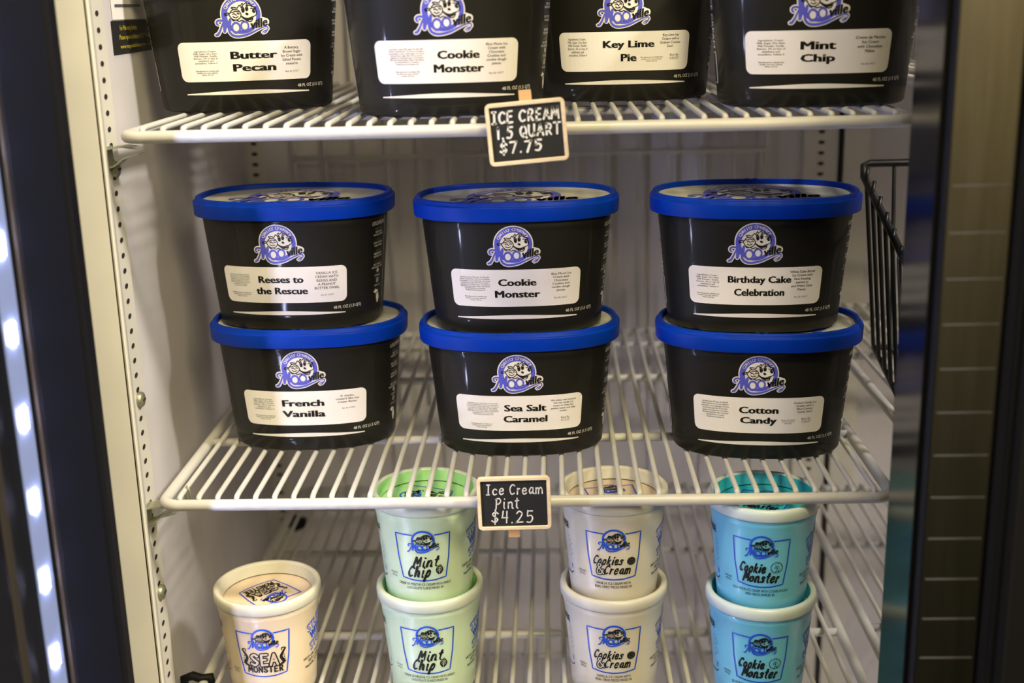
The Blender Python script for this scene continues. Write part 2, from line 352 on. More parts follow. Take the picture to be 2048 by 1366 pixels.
    d += stroke(*sw, B, 5) + stroke(*tail, B, 6) + vl
    return d
EMB_W = emblem(True); EMB_P = emblem(False, pintblue)

# ------------------------------------------------------------------ oval tubs
TH, AX0, BY0, AX1, BY1, NE = .1115, .0715, .0505, .0822, .0590, 2.45
def se(a, b, phi):
    s, c = math.sin(phi), math.cos(phi); e = 2/NE
    return a*math.copysign(abs(s)**e, s), -b*math.copysign(abs(c)**e, c)
_tab = []
def _mk():
    L = 0; px, py = se(.0769, .0548, 0); _tab.append((0, 0))
    for i in range(1, 721):
        p = PI*i/720; x, y = se(.0769, .0548, p); L += math.hypot(x-px, y-py); px, py = x, y; _tab.append((L, p))
_mk()
def phi_of(u):
    a = abs(u); lo, hi = 0, len(_tab)-1
    while hi - lo > 1:
        m = (lo+hi)//2
        if _tab[m][0] < a: lo = m
        else: hi = m
    l0, p0 = _tab[lo]; l1, p1 = _tab[hi]; t = (a-l0)/(l1-l0) if l1 > l0 else 0
    return math.copysign(p0 + (p1-p0)*min(max(t,0),1), u)
def tubmap(u, v, l):
    t = v/TH; a, b = AX0+(AX1-AX0)*t, BY0+(BY1-BY0)*t; o = .00022 + l*.00007
    x, y = se(a, b, phi_of(u)); gx = abs(x/a)**(NE-1)/a*math.copysign(1, x); gy = abs(y/b)**(NE-1)/b*math.copysign(1, y); g = math.hypot(gx, gy) or 1
    return (x+gx/g*o, y+gy/g*o, v)
def ring(a, b, z, n=96): return [(*se(a, b, 2*PI*k/n), z) for k in range(n)]
def tub_body_mesh():
    mb = MB(); R = []
    for z, sh in ((0, -.004), (.0012, -.0012), (.003, 0)): t = z/TH; R.append(ring(AX0+(AX1-AX0)*t+sh, BY0+(BY1-BY0)*t+sh, z))
    TT = TH-.0085
    for i in range(1, 9): t = (.003+(TT-.003)*i/8)/TH; R.append(ring(AX0+(AX1-AX0)*t, BY0+(BY1-BY0)*t, TH*t))
    mb.rings(R, tubm, cap0=True, cap1=True)
    d = xf(EMB_W, .0153/100, -.0015, .0779)
    d += stroke([(-.0535,.0150),(-.02,.0158),(0,.0160),(.02,.0158),(.0535,.0150)], [.0009,.0030,.0036,.0030,.0009], whiteink, 1, 8)
    d += text('48 FL OZ (1.5 QT)',   .0560, .0196, .0260, .0034, whiteink, 1, bold=.012, rot=.02)
    U = .0905
    d += text('LOCATIONS', U, .0885, .0200, .0034, whiteink, 1, bold=.01, shear=.2)
    y = .0835
    for head, a, b in (('NASHVILLE','5875 S M-66','NASHVILLE, MI 49073'),('IONIA','192 E TUTTLE RD','IONIA, MI 48846'),('ZEELAND','8420 BYRON RD','ZEELAND, MI 49464'),('EATON RAPIDS','1401 S MAIN ST','EATON RAPIDS, MI 48827')):
        d += text(head, U, y, min(.012, len(head)*.0013), .0018, greyink, 1, bold=.01)
        d += text(a, U, y-.0028, len(a)*.00100, .0018, whiteink, 1, bold=.01); d += text(b, U, y-.0054, len(b)*.00085, .0018, whiteink, 1, bold=.01); y -= .0096
    d += disc(U, .0462, .0019, .0019, whiteink, 1, rg=2, seg=20); d += text('f', U+.0002, .0459, None, .0032, tubm, 2, bold=.02)
    d += text('/MOOVILLE', U, .0420, .0098, .0017, whiteink, 1, shear=.2)
    q = .0017; d += stroke([(U-q,.0360),(U+q,.0360),(U+q,.0394),(U-q,.0394)], .0005, whiteink, 1, 1, close=True); d += disc(U, .0377, .0009, .0009, whiteink, 1, r0=.55, rg=1, seg=16)
    d += text('/MOO_VILLE', U, .0330, .0105, .0017, whiteink, 1, shear=.2)
    mit = [(.2,-1.),(.0,-.5),(-.12,-.1),(.0,.35),(.2,.5),(.3,.75),(.42,.5),(.62,.35),(.6,.05),(.75,.0),(.8,-.35),(.62,-.7),(.55,-1.)]
    upp = [(-.9,.72),(-.5,1.0),(-.35,1.2),(-.2,1.0),(.1,.95),(.5,.85),(.3,.72),(.05,.62),(-.15,.55),(-.25,.3),(-.4,.55)]
    d += xf(blob(mit, whiteink, 1, 2) + blob(upp, whiteink, 1, 2), .0060, U-.001, .0232)
    d += stroke([(.1035,.004),(.1035,.096)], .0005, whiteink, 1, 30)
    # left end panel
    d += text('ICE CREAM', -.0985, .064, .040, .0080, whiteink, 1, bold=.01, rot=-PI/2)
    d += rrect(-.0985, .029, .0125, .024, .002, whiteink, 1, 6, 6)
    d += rrect(-.0985, .029, .0110, .0225, .0016, tubm, 2, 6, 6)
    d += stroke([(-.0935,.0175),(-.0935,.041)], .0016, whiteink, 3, 8)
    put(mb, d, tubmap); return mb.mesh('tub_body')
LW, LD = .0873, .0630      # lid half sizes
def tub_lid_meshes():
    mb = MB(); z0, z1 = TH-.0142, TH+.0015
    prof = [(-.0045, z0+.0004), (-.0012, z0), (-.0003, z0+.0002), (0, z0+.0008), (.0004, z1-.0044), (.0003, z1-.0038), (-.0002, z1-.0035), (-.0014, z1-.0034), (-.0017, z1-.0031), (-.0020, z1-.0010), (-.0023, z1-.0003), (-.0032, z1), (-.0052, z1), (-.0057, z1-.0003), (-.0060, z1-.0016), (-.0064, z1-.0046)]
    mb.rings([ring(LW+a, LD+a, z) for a, z in prof], bluem)
    # small moulded notches at front and back of the rim
    for s in (1, -1):
        for x in (-.0035, .0035): mb.box((x-.0016, s*(LD-.0050)-.0012, z1-.003), (x+.0016, s*(LD-.0050)+.0012, z1+.0004), bluem)
    p = MB(); zt = z1-.0044
    p.rings([ring((LW-.006)*t, (LD-.006)*t, zt) for t in (1, .75, .5, .25, .02)], lidprint, cap1=True)
    d = xf(EMB_L, .00041, -.002, .004)
    put(p, d, lambda x, y, l: (x, y, zt+.00015+l*.00005)); return mb.mesh('lid'), p.mesh('printed_top')
EMB_L = [e for e in EMB_W if not (e[2] is whiteink and e[3] < 3)]
TB = tub_body_mesh(); TL, TP = tub_lid_meshes()
ING = 'Ingredients: Cream,\nMilk, Sugar, Dry Skim\nMilk Powder, Vanilla\nExtract, .5% or less of\nstabilizers and\nemulsifiers, Yellow 5'
ING_L = 'Ingredients: Cream, Milk, Sugar, Dry Skim Milk\nPowder, Vanilla Extract, .5% or less of stabilizers\nand emulsifiers, Cocoa, Vanilla Sugar, Corn Syrup,\nEnriched Flour, Sugar, Palm Oil, Soy Lecithin,\nVegetable Oil, Chocolate Liquor, Cocoa Butter,\nMilk Solids, Natural Flavor, Butter, Salt, Natural\nand Artificial Flavors, Cornstarch,\nVanilla Extract and Soybean Oil'
MAN = 'Manufactured in a facility that\nhandles tree nuts, peanuts,\nwheat, and soy'
def label_mesh(title, tx, wid, desc, dw, dh, best, ing, ix, iw, ih, dy=.0475, manx=None, bx=None, by=.0345):
    mb = MB(); d = rrect(-.0005, .0440, .1115, .0318, .0052, labelm, 0)
    for i, (t, w) in enumerate(zip(title, wid)): d += text(t, tx, .0489 - i*.0100, w, .0060 if not any(c in t for c in 'yjpg') else .0074, inkm, 2, bold=.045)
    bx = .038 if bx is None else bx
    d += text(desc, .038, dy, dw, dh, inkm, 2, bold=.012, line=1.05)
    d += text(best, bx, by, .0115 if '\n' not in best else .008, None, greyink, 2)
    d += text(ing, ix, .0478, iw, ih, greyink, 2, bold=.004)
    mx, my, mw = manx or (ix, .0352, .0195)
    d += text(MAN, mx, my, mw, .0044, inkm, 2, bold=.006)
    put(mb, xf(d, 1, 0, -.0030), tubmap); return mb.mesh('label')
def tub(loc, rz, label, lm, group='black 48 ounce ice cream tubs'):
    t = empty('ice_cream_tub', loc, rz, label, 'ice cream tub', group)
    b = mobj('tub_body', TB, t); l = mobj('lid', TL, t); mobj('printed_top', TP, l)
    mobj('flavor_label', lm, t); return t
ZT, ZM, ZL, ZB = .2958, 0.0, -.1995, -.400
L_BP = label_mesh(('Butter','Pecan'), .0065, (.0385,.0360), 'A Buttery,\nBrown Sugar\nIce Cream with\nSalted Pecans\nmixed in', .0185, .0150, 'Best By 2/7/27', ING, -.033, .0200, .0110)
L_CM0 = label_mesh(('Cookie','Monster'), .0090, (.0320,.0385), 'Blue Moon Ice\nCream with\nChocolate\nCookies and\ncookie dough\npieces', .0165, .0165, 'Best By 4/8/27', ING_L, -.0305, .0280, .0125, .0485)
L_KL = label_mesh(('Key Lime','Pie'), .0030, (.0430,.0135), 'Key Lime Ice\nCream with a\nGraham Cracker\nSwirl', .0180, .0110, 'Best By\n2/20/27', ING, -.0400, .0170, .0150, .0520, (.0225,.0372,.0190), .042, .0390)
L_MC = label_mesh(('Mint','Chip'), -.0010, (.0265,.0260), 'Creme de Menthe\nIce Cream\nwith Chocolate\nFlakes', .0235, .0120, 'Best By 3/9/27', ING, -.0360, .0215, .0120, .0490)
L_RR = label_mesh(('Reeses to','the Rescue'), -.0020, (.0400,.0465), 'VANILLA ICE\nCREAM WITH\nREESES AND\nA PEANUT\nBUTTER SWIRL', .0215, .0155, 'Best By 4/28/27', ING_L, -.0400, .0205, .0110)
L_CM1 = label_mesh(('Cookie','Monster'), .0010, (.0322,.0385), 'Blue Moon Ice\nCream with\nChocolate\nCookies and\ncookie dough\npieces', .0170, .0165, 'Best By 4/8/27', ING_L, -.0350, .0270, .0125, .0480)
L_BC = label_mesh(('Birthday Cake','Celebration'), .0030, (.0515,.0415), 'White Cake Batter\nIce Cream with\nblue frosting\nswirled in\nand White Cake\nPieces', .0215, .0170, 'Best By 3/26/27', ING, -.0395, .0195, .0110, .0485)
L_FV = label_mesh(('French','Vanilla'), -.0010, (.0375,.0390), 'A classic,\ncustard like ice\ncream flavor', .0205, .0075, 'Best By 4/19/27', ING, -.0370, .0200, .0105, .0515, None, .039, .0425)
L_SS = label_mesh(('Sea Salt','Caramel'), .0050, (.0365,.0385), 'We infuse real caramel\ninto our vanilla ice\ncream to make the\nperfect sweet and salty\ncombo', .0220, .0115, 'Best By\n4/17/27', ING_L, -.0320, .0285, .0115, .0500, (-.034,.0325,.019), .040, .0375)
L_CC = label_mesh(('Cotton','Candy'), -.0005, (.0330,.0310), 'Cotton Candy Ice\nCream with a\nBlue Cotton\nCandy Swirl', .0195, .0105, 'Best By\n3/26/27', ING_L, -.0370, .0235, .0155, .0510, (.0245,.0385,.0120), .040, .0395)
R = math.radians
NEST = .1093; SH = .0037
tubs = [
 ((-.2620,1.0960,ZT), R(14), 'black oval tub labelled Butter Pecan on the top wire shelf', L_BP),
 ((-.0785,1.0040,ZT), R(2), 'black oval tub on the top shelf just above and left of the chalk price tag', L_CM0),
 ((.0630,1.1120,ZT), R(-1), 'black oval tub labelled Key Lime Pie set back on the top shelf', L_KL),
 ((.2050,1.0130,ZT), R(-5), 'black oval tub labelled Mint Chip at the right end of top shelf', L_MC),
 ((-.2195,1.0830,ZM), R(1), 'blue lidded black tub labelled French Vanilla, bottom of its stack', L_FV),
 ((-.0305,1.0610,ZM), R(0), 'blue lidded black tub labelled Sea Salt Caramel, bottom of the middle stack', L_SS),
 ((.1750,1.0460,ZM), R(-6), 'blue lidded black tub labelled Cotton Candy under the Birthday Cake tub', L_CC),
 ((-.2262,1.0870,ZM+NEST), R(-4), 'blue lidded black tub stacked on top of the French Vanilla tub', L_RR),
 ((-.0308,1.0600,ZM+NEST), R(0), 'blue lidded black tub stacked on top of the Sea Salt Caramel tub', L_CM1),
 ((.1700,1.0510,ZM+NEST), R(-6), 'blue lidded black tub labelled Birthday Cake Celebration, top of its stack', L_BC),
]
for loc, rz, lb, lm in tubs: tub((loc[0], loc[1]-.0080, loc[2]+SH), rz, lb, lm)

# ------------------------------------------------------------------ pint cups
PH, PR0, PR1, RR, PN = .0970, .0365, .0432, .0462, .0868
def pintmap(u, v, l):
    r = PR0+(PR1-PR0)*min(v, .082)/.082 + .00025 + l*.00006; a = u/.0405
    return (r*math.sin(a), -r*math.cos(a), v)
def cring(r, z, n=64): return [(r*math.sin(2*PI*k/n), -r*math.cos(2*PI*k/n), z) for k in range(n)]
def leaf(cx, cy, s):
    d = blob([(0,1.1),(.55,.5),(.6,-.2),(0,-.8),(-.6,-.2),(-.55,.5)], inkm, 3)
    d += stroke([(0,.9),(0,-.7)], .08, F_MINT, 4, 2, False)
    for k in (-.3, 0, .3): d += stroke([(0,k),(.4,k+.3)], .07, F_MINT, 4, 1, False) + stroke([(0,k),(-.4,k+.3)], .07, F_MINT, 4, 1, False)
    return xf(d, s, cx, cy, -.12)
def cookie(cx, cy, s, solid=True):
    if solid:
        d = disc(0, 0, 1, 1, inkm, 3, rg=3, seg=28)
        for i in range(16): a = 2*PI*i/16; d += stroke([(.62*math.cos(a), .62*math.sin(a)), (.85*math.cos(a), .85*math.sin(a))], .07, greyink, 4, 1, False)
        d += disc(0, 0, .45, .45, greyink, 4, r0=.82, rg=1, seg=24)
        return xf(d, s, cx, cy)
    d = disc(0, 0, 1, 1, inkm, 3, r0=.9, rg=1, seg=28)
    rnd = random.Random(4)
    for i in range(13): a, r = rnd.uniform(0, 2*PI), rnd.uniform(.1, .75); d += disc(r*math.cos(a), r*math.sin(a), .09, .09, inkm, 3, rg=1, seg=8)
    d += stroke([(-.2,-.9),(0,-.55),(.3,-.6),(.45,-.85)], .1, inkm, 3)
    return xf(d, s, cx, cy)
def front_design(kind):      # centred on the frame, metres
    d = []; W0, W1, T, B = .0262, .0212, .0245, -.0235
    d += stroke(dens([(-.0095,T),(-W0,T+.0006),(-.0252,0),(-W1-.0010,B+.0015),(-W1*.5,B-.0006),(0,B-.0012),(W1*.5,B-.0006),(W1+.0010,B+.0015),(.0252,0),(W0,T+.0006),(.0115,T)]), .0014, pintblue, 1, 1)
    d += xf(EMB_P, .000112, .0005, .0185)
    if kind == 'mint':
        d += hand('Mint', .0030, -.0040, .0098, .0240, .0019, inkm, 3, .3, 0, 5, .35); d += hand('Chip', -.0040, -.0148, .0108, .0225, .0021, inkm, 3, .3, 0, 5, .35); d += leaf(.0155, -.0140, .0058)
    if kind == 'cook':
        d += hand('Cookies', -.0045, -.0038, .0088, .0290, .0014, inkm, 3, .3, 0, 5, .3); d += hand('Cream', .0045, -.0138, .0090, .0255, .0014, inkm, 3, .3, 0, 5, .3)
        d += hand('&', -.0135, -.0132, .0110, .0075, .0034, inkm, 3) + hand('&', -.0135, -.0132, .0110, .0075, .0012, F_COOK, 4); d += cookie(.0175, -.0052, .0043)
    if kind == 'blue':
        d += hand('Cookie', -.0070, -.0045, .0092, .0245, .0018, inkm, 3, .25, 0, 5, .3); d += hand('Monster', .0012, -.0145, .0095, .0340, .0019, inkm, 3, .25, 0, 5, .3); d += cookie(.0150, -.0035, .0058, False)
    if kind == 'sea':
        d += hand('SEA', .0000, -.0055, .0120, .0270, .0048, inkm, 3) + hand('SEA', .0000, -.0055, .0120, .0270, .0022, F_SEA, 4)
        d += hand('MONSTER', .0005, -.0165, .0062, .0360, .0015, inkm, 3)
        for s in (1, -1):
            P = [(s*.0135,-.0130),(s*.0195,-.0100),(s*.0170,-.0035),(s*.0195,.0020),(s*.0215,.0055),(s*.0180,.0062),(s*.0178,.0038)]
            d += stroke(P, [.0012,.0030,.0030,.0022,.0014,.0010,.0008], inkm, 3)
            for k in range(5): d += disc(s*(.0212-.0004*k), -.0095+k*.0026, .0007, .0007, inkm, 3, rg=1, seg=10)
    return d
DESC = {'mint': 'CREME DE MENTHE ICE CREAM WITH SWEET\nCHOCOLATE FLAKES MIXED IN', 'cook': 'VANILLA ICE CREAM WITH\nREAL OREO PIECES MIXED IN',
        'blue': 'BLUE MOON ICE CREAM WITH COOKIE DOUGH\nAND OREOS SWIRLED IN', 'sea': 'PEACH SWIRLED ICE CREAM\nWITH COOKIE PIECES'}
DW = {'mint': .048, 'cook': .033, 'blue': .048, 'sea': .030}
DESC['sea'] = ''
def pint_meshes(kind, fm, lidrot):
    mb = MB()
    prof = [(PR0-.003, 0), (PR0-.0008, .0006), (PR0+.0002, .0025)] + [(PR0+(PR1-PR0)*z/.082, z) for z in (.02,.04,.06,.0790)] + [(PR1+.0004, .0805), (PR1+.0008, .0830), (PR1+.0008, .0885)]
    mb.rings([cring(r, z) for r, z in prof], fm, cap0=True)
    d = xf(front_design(kind), .86, -.002, .0490)
    if DESC[kind]: d += text(DESC[kind], -.002, .0225, DW[kind], .0058, inkm, 1, bold=.012)
    d += text('ONE PINT\n(473mL)', -.0310, .0305, .0080, .0050, inkm, 1, bold=.01)
    rot = .30
    d += text('STUFF', .0520, .0655, .0270, .0085, pintblue, 1, bold=.055, rot=rot) + text('WITH', .0530, .0560, .0200, .0080, pintblue, 1, bold=.055, rot=rot) + text('STUFF', .0560, .0465, .0270, .0085, pintblue, 1, bold=.055, rot=rot)
    for t, y, w, h in (('STUFF', .0655, .0262, .0060), ('STUFF', .0465, .0262, .0060)): d += text(t, .0520 if y > .05 else .0560, y, w, h, fm, 2, bold=-.004, rot=rot)
    d += text('MOO-ville Creamery\n5875 S. M-66\nNashville, MI 49073', .0500, .0310, .0300, .0115, inkm, 1, bold=.014, rot=.10)
    d += text('HANDMADE', -.0590, .0680, .0260, .0062, inkm, 1, bold=.03)
    for k in range(7): d += stroke([(-.066,.0580-k*.0030),(-.0470+.002*(k%3),.0580-k*.0030)], .0008, inkm, 1, 3)
    d += stroke([(-.062,.0310),(-.0445,.0310)], .0045, pintblue, 1, 6, False); d += stroke([(-.056,.0240),(-.048,.0235),(-.0440,.0262)], .0009, inkm, 1, 4)
    put(mb, d, pintmap); body = mb.mesh('cup')
    lb = MB(); z1 = PH
    lp = [(RR-.0018, z1-.0100), (RR-.0010, z1-.0104), (RR-.0002, z1-.0092), (RR, z1-.004), (RR-.0004, z1-.0012), (RR-.0018, z1), (RR-.0042, z1-.0002), (RR-.0052, z1-.0014)]
    lb.rings([cring(r, z) for r, z in lp], RIM[kind])
    lb.rings([cring(RR-.0052, z1-.0014), cring(RR-.0072, z1-.0070), cring(RR-.0082, z1-.0100)], WELL[kind] if kind in ('blue','mint') else RIM[kind])
    lid = lb.mesh('lid')
    pp = MB(); zt = z1-.0108
    pp.rings([cring((RR-.0080)*t, zt+(.0005 if t < .9 else 0)) for t in (1, .93, .6, .3, .02)], WELL[kind], cap1=True)
    dd = xf(front_design(kind), .80, 0, 0, lidrot)
    put(pp, dd, lambda x, y, l: (x, y, zt+.0007+l*.00005)); return body, lid, pp.mesh('printed_top')
PM = {'sea': pint_meshes('sea', F_SEA, R(-140)), 'mint': pint_meshes('mint', F_MINT, R(70)), 'cook': pint_meshes('cook', F_COOK, R(10)), 'blue': pint_meshes('blue', F_BLUE, R(-12))}
def pint(kind, loc, rz, label):
    t = empty('pint_cup', (loc[0], loc[1], loc[2]+SH), rz, label, 'ice cream pint', 'clear pint cups of ice cream'); b, l, p = PM[kind]
    mobj('cup', b, t); lo = mobj('lid', l, t); mobj('printed_top', p, lo); return t
pint('sea', (-.2530,.9770,ZL), R(6), 'peach coloured pint cup standing alone on the lower shelf')
pint('mint', (-.1115,.9800,ZL), R(3), 'pale green pint cup labelled Mint Chip, under another mint pint')
pint('mint', (-.1115,.9795,ZL+PN), R(3), 'pale green pint cup labelled Mint Chip, stacked on another mint pint')
pint('cook', (.0476,.9785,ZL), R(0), 'off-white pint cup labelled Cookies and Cream, lower one of its stack')
pint('cook', (.0476,.9780,ZL+PN), R(0), 'off-white pint cup labelled Cookies and Cream, stacked on another of its kind')
pint('blue', (.1710,.9620,ZL), R(-6), 'bright blue pint cup, lower one of its stack')
pint('blue', (.1710,.9615,ZL+PN), R(-8), 'bright blue pint cup stacked on another blue pint')

# ------------------------------------------------------------------ wire shelves
S, X0, YF, YBK = .0155, -.0266, .9250, 1.4450
def arc(cx, cy, r, a0, a1, z, n=6): return [(cx+r*math.cos(a0+(a1-a0)*k/n), cy+r*math.sin(a0+(a1-a0)*k/n), z) for k in range(n+1)]
def make_shelf(z, label, nw=37, xs=None, y0=YF, y1=YBK):
    x0 = (X0 - 18*S) if xs is None else xs; x1 = x0 + (nw-1)*S; xl, xr = x0-.0150, x1+.0150
    t = empty('wire_shelf', (0, 0, z), 0, label, 'wire shelf', 'white wire shelves'); r = .0048; zc = -.0047; q = .014
    mb = MB()
    path = arc(xl+q, y0+q, q, PI, 1.5*PI, zc) + arc(xr-q, y0+q, q, 1.5*PI, 2*PI, zc) + arc(xr-q, y1-q, q, 0, PI/2, zc) + arc(xl+q, y1-q, q, PI/2, PI, zc)
    mb.tube(path, r, wirem, 10, True); mb.obj('frame_rod', t)
    for y in (1.0740, 1.2590, 1.3890):
        MB().tube([(xl, y, zc-.0001), (xr, y, zc-.0001)], .0040, wirem, 10).obj('cross_rod', t)
    wm = MB().tube([(0, y0+.0005, -.0010), (0, y0+.003, .0010), (0, y0+.008, .0014), (0, y1-.01, .0014), (0, y1-.002, .0008), (0, y1+.0005, -.0020)], .0023, wirem, 8).mesh('wire')
    for k in range(nw):
        o = mobj('wire', wm, t); o.location = (x0+k*S, 0, 0)
    return t
make_shelf(ZT, 'white wire shelf at the top carrying the front row of black tubs')
make_shelf(ZM, 'white wire shelf in the middle carrying six stacked black tubs')
make_shelf(ZL, 'white wire shelf near the bottom carrying the pint cups')
make_shelf(ZB, 'lowest white wire shelf, empty, glimpsed under the pint shelf')
make_shelf(.0200, 'white wire shelf of the next bay, beside the black basket', 30, .3185, .93, 1.47)
make_shelf(-.1950, 'white wire shelf of the next bay, lower, behind the blue pints', 30, .3080, .93, 1.42)
make_shelf(.3150, 'white wire shelf of the next bay, high above the black basket', 30, .3185, .93, 1.47)

# ------------------------------------------------------------------ freezer box
Z0, Z1 = -.66, .80
XR = 1.0
def wx(y): return -.3455 - (y-.955)*(.374-.3455)/(1.48-.955)     # liner of the left wall
struct(MB().prism([(wx(.93),.93), (wx(1.49),1.49), (-.43,1.49), (-.43,.93)], Z0, Z1, liner).obj('wall_left'))
struct(MB().box((-.43,1.485,Z0), (XR+.05,1.53,Z1), liner).obj('wall_back'))
struct(MB().box((XR,.82,Z0), (XR+.05,1.485,Z1), liner).obj('wall_right'))
struct(MB().box((-.43,.80,Z0-.04), (XR+.05,1.53,Z0), liner).obj('floor'))
struct(MB().box((-.43,.84,Z1), (XR+.05,1.53,Z1+.04), liner).obj('ceiling'))
# front jamb on the left: face, groove, rounded return
j = MB(); j.prism([(-.372,.915), (-.3352,.915), (-.3352,.925), (-.372,.94)], Z0, Z1, jambm)
j.prism([(-.3352,.9165), (-.3338,.9165), (-.3338,.922), (-.3352,.922)], Z0, Z1, brownm)
j.prism([(-.3338,.9155), (-.3326,.9150), (-.3319,.9160), (-.3316,.9180), (-.3400,.945), (-.345,.945)], Z0, Z1, jambm)
struct(j.obj('trim_1'))
# slotted shelf standards
def standard(name, p0, p1, nrm, hole=True, pitch=.01243, z0=Z0, z1=Z1, thick=.010, off=.0):
    """flat strip between plan points p0 and p1 with its face along nrm; oval slots along it"""
    mb = MB(); a, b = Vector((*p0, 0)), Vector((*p1, 0)); n = Vector((*nrm, 0)).normalized(); d = (b-a).normalized()
    poly = [a, b, b-n*thick, a-n*thick]
    if (b-a).cross(-n).z < 0: poly.reverse()
    mb.prism([(p.x, p.y) for p in poly], z0, z1, jambm)
    c = (a+b)/2 + n*.0003; k = 0; z = -.2585+off
    while z < .5:
        P = [c + d*(.0040*math.cos(2*PI*i/12)) + Vector((0,0,z+.0022*math.sin(2*PI*i/12))) for i in range(12)]
        mb.add(P, [tuple(range(12))], holem); z += pitch
    return struct(mb.obj(name))
standard('trim_2', (-.3415,.944), (-.3425,.976), (1,-.03), off=.006)
standard('trim_3', (wx(1.44)+.006,1.482), (-.345,1.482), (0,-1))
standard('trim_4', (.298,1.480), (.3385,1.480), (0,-1))
# dark seam and cover strip on the back wall between the bays
m = MB(); m.box((.3387,1.478,Z0), (.3425,1.486,Z1), blackm); struct(m.obj('trim_5'))
m = MB(); m.box((.345,1.479,Z0), (.375,1.486,Z1), jambm); struct(m.obj('trim_6'))
# ribbed back panel battens
for k in range(9):
    x = -.27 + k*.0645; struct(MB().box((x,1.4815,Z0), (x+.020,1.486,.50), liner).obj('trim_%d' % (7+k)))

# ------------------------------------------------------------------ wire guard on the back wall
g = empty('wire_guard', (0,1.462,0), 0, 'white wire grid guard fixed to the back wall behind the tubs', 'wire guard')
for z in (.2095, .45):
    MB().tube([(-.305,0,z), (.250,0,z)], .0030, wirem, 8).obj('horizontal_wire', g)
vw = MB().tube([(0,.004,-.10), (0,.004,.56)], .0026, wirem, 8).mesh('vertical_wire')
for k in range(16):
    o = mobj('vertical_wire', vw, g); o.location = (-.305+k*.037, 0, 0)
for x in (-.305, .25): MB().tube([(x,0,.45), (x,.024,.45)], .003, wirem, 8).obj('mounting_stub', g)

# ------------------------------------------------------------------ left mullion with the light strip
m = MB(); m.prism([(-.3445,.60), (-.3445,.7720), (-.38,.7720), (-.38,.60)], Z0, Z1, navym); struct(m.obj('trim_20'))
m = MB(); m.prism([(-.3440,.7720), (-.3405,.7745), (-.3225,.8060), (-.36,.8060), (-.37,.7720)], Z0, Z1, navym)
struct(m.obj('trim_21'))
m = MB(); m.prism([(-.3235,.8060), (-.3195,.8120), (-.3185,.8200), (-.3600,.9000), (-.38,.9000), (-.38,.8060)], Z0, Z1, blackm); struct(m.obj('trim_22'))
m = MB(); m.prism([(-.3442,.7700), (-.3418,.7712), (-.3418,.7735), (-.3440,.7735)], Z0, Z1, brownm); struct(m.obj('trim_23'))
m = MB(); m.prism([(-.3440,.700), (-.3425,.702), (-.3425,.709), (-.3440,.711)], Z0, Z1, brownm); struct(m.obj('trim_24'))
led = empty('led_strip', (-.3440,.750,0), 0, 'bright blue-white LED strip running up the dark door frame', 'light strip')
MB().box((-.0004,-.0120,Z0+.05), (.0008,.0120,Z1-.05), pcbm).obj('strip_board', led)
lm_ = MB().box((.0008,-.0034,-.0068), (.0016,.0034,.0068), ledm).mesh('led_chip')
z = .2435 + .05695*8
while z > Z0+.08:
    o = mobj('led_chip', lm_, led); o.location = (0, 0, z); z -= .05695

# ------------------------------------------------------------------ right door frame
d = struct(MB().prism([(.2300,.8080), (.2300,.7500), (.2370,.7500), (.2370,.8080)], Z0, Z1, glossm).obj('door_1'))
struct(MB().prism([(.2330,.7500), (.2330,.7450), (.2350,.7430), (.2362,.7430), (.2362,.7500)], Z0, Z1, blackm).obj('door_gasket', d))
struct(MB().prism([(.2362,.7495), (.2362,.7442), (.2745,.7442), (.2760,.7452), (.2760,.7495)], Z0, Z1, steelm).obj('steel_stile', d))
for z in [-.50+.0285*k for k in range(28)]: struct(MB().box((.2385,.7437,z-.0004), (.2725,.7443,z+.0004), reflinem).obj('stile_reflection_line', d))  # thin raised bars standing in for horizontal reflections in the steel
struct(MB().prism([(.2760,.7495), (.2760,.7385), (.2800,.7360), (.2800,.7330), (.60, .7330), (.60,.7495)], Z0, Z1, panelm).obj('dark_door_panel', d))
struct(MB().prism([(.2830,.7330), (.2830,.7290), (.2862,.7270), (.2895,.7290), (.2895,.7330)], Z0, Z1, panelm).obj('panel_bead', d))

# ------------------------------------------------------------------ shelf clips, screws, stickers
def clip(loc, label, m=clipm, s=1, mirror=1):
    t = empty('shelf_clip', loc, 0, label, 'shelf clip', 'metal shelf support clips'); a = MB(); w = .016*mirror
    def leafy(z0, z1, z2, th=.0012):
        pr = [(0, z0), (.006*mirror*s, z0+.0015), (.014*mirror*s, (z0+z1)/2+.002), (.026*mirror*s, z1)]
        vs = []
        for x, z in pr: vs += [(x, -.008, z), (x, .008, z), (x, .008, z-th), (x, -.008, z-th)]
        return vs, [(4*i+k, 4*i+(k+1)%4, 4*i+4+(k+1)%4, 4*i+4+k) for i in range(3) for k in range(4)] + [(0,1,2,3), (12,15,14,13)]
    a.add(*leafy(0, .0005, 0), m); a.obj('upper_tab', t)
    b = MB(); b.add(*leafy(-.014, -.0035, 0), m); b.box((-.001*s,-.0075,-.0150), (.0012*s,.0075,.0015), m); b.obj('lower_tab', t)
    return t
clip((-.3415,.9500,ZM-.0150), 'small metal clip on the slotted post holding the middle shelf')
clip((-.3415,.9500,ZT-.0150), 'small metal clip on the slotted post holding the top shelf')
h = MB(); h.tube([(0,0,-.004), (0,0,.006), (.002,0,.010), (.004,0,.006), (.004,0,-.004)], .0007, clipm, 6); o = h.obj('wire_hook'); o.location = (-.3055,.9420,-.0046)
tag(o, 'tiny bent wire hook on the front corner of the middle shelf', 'hook')
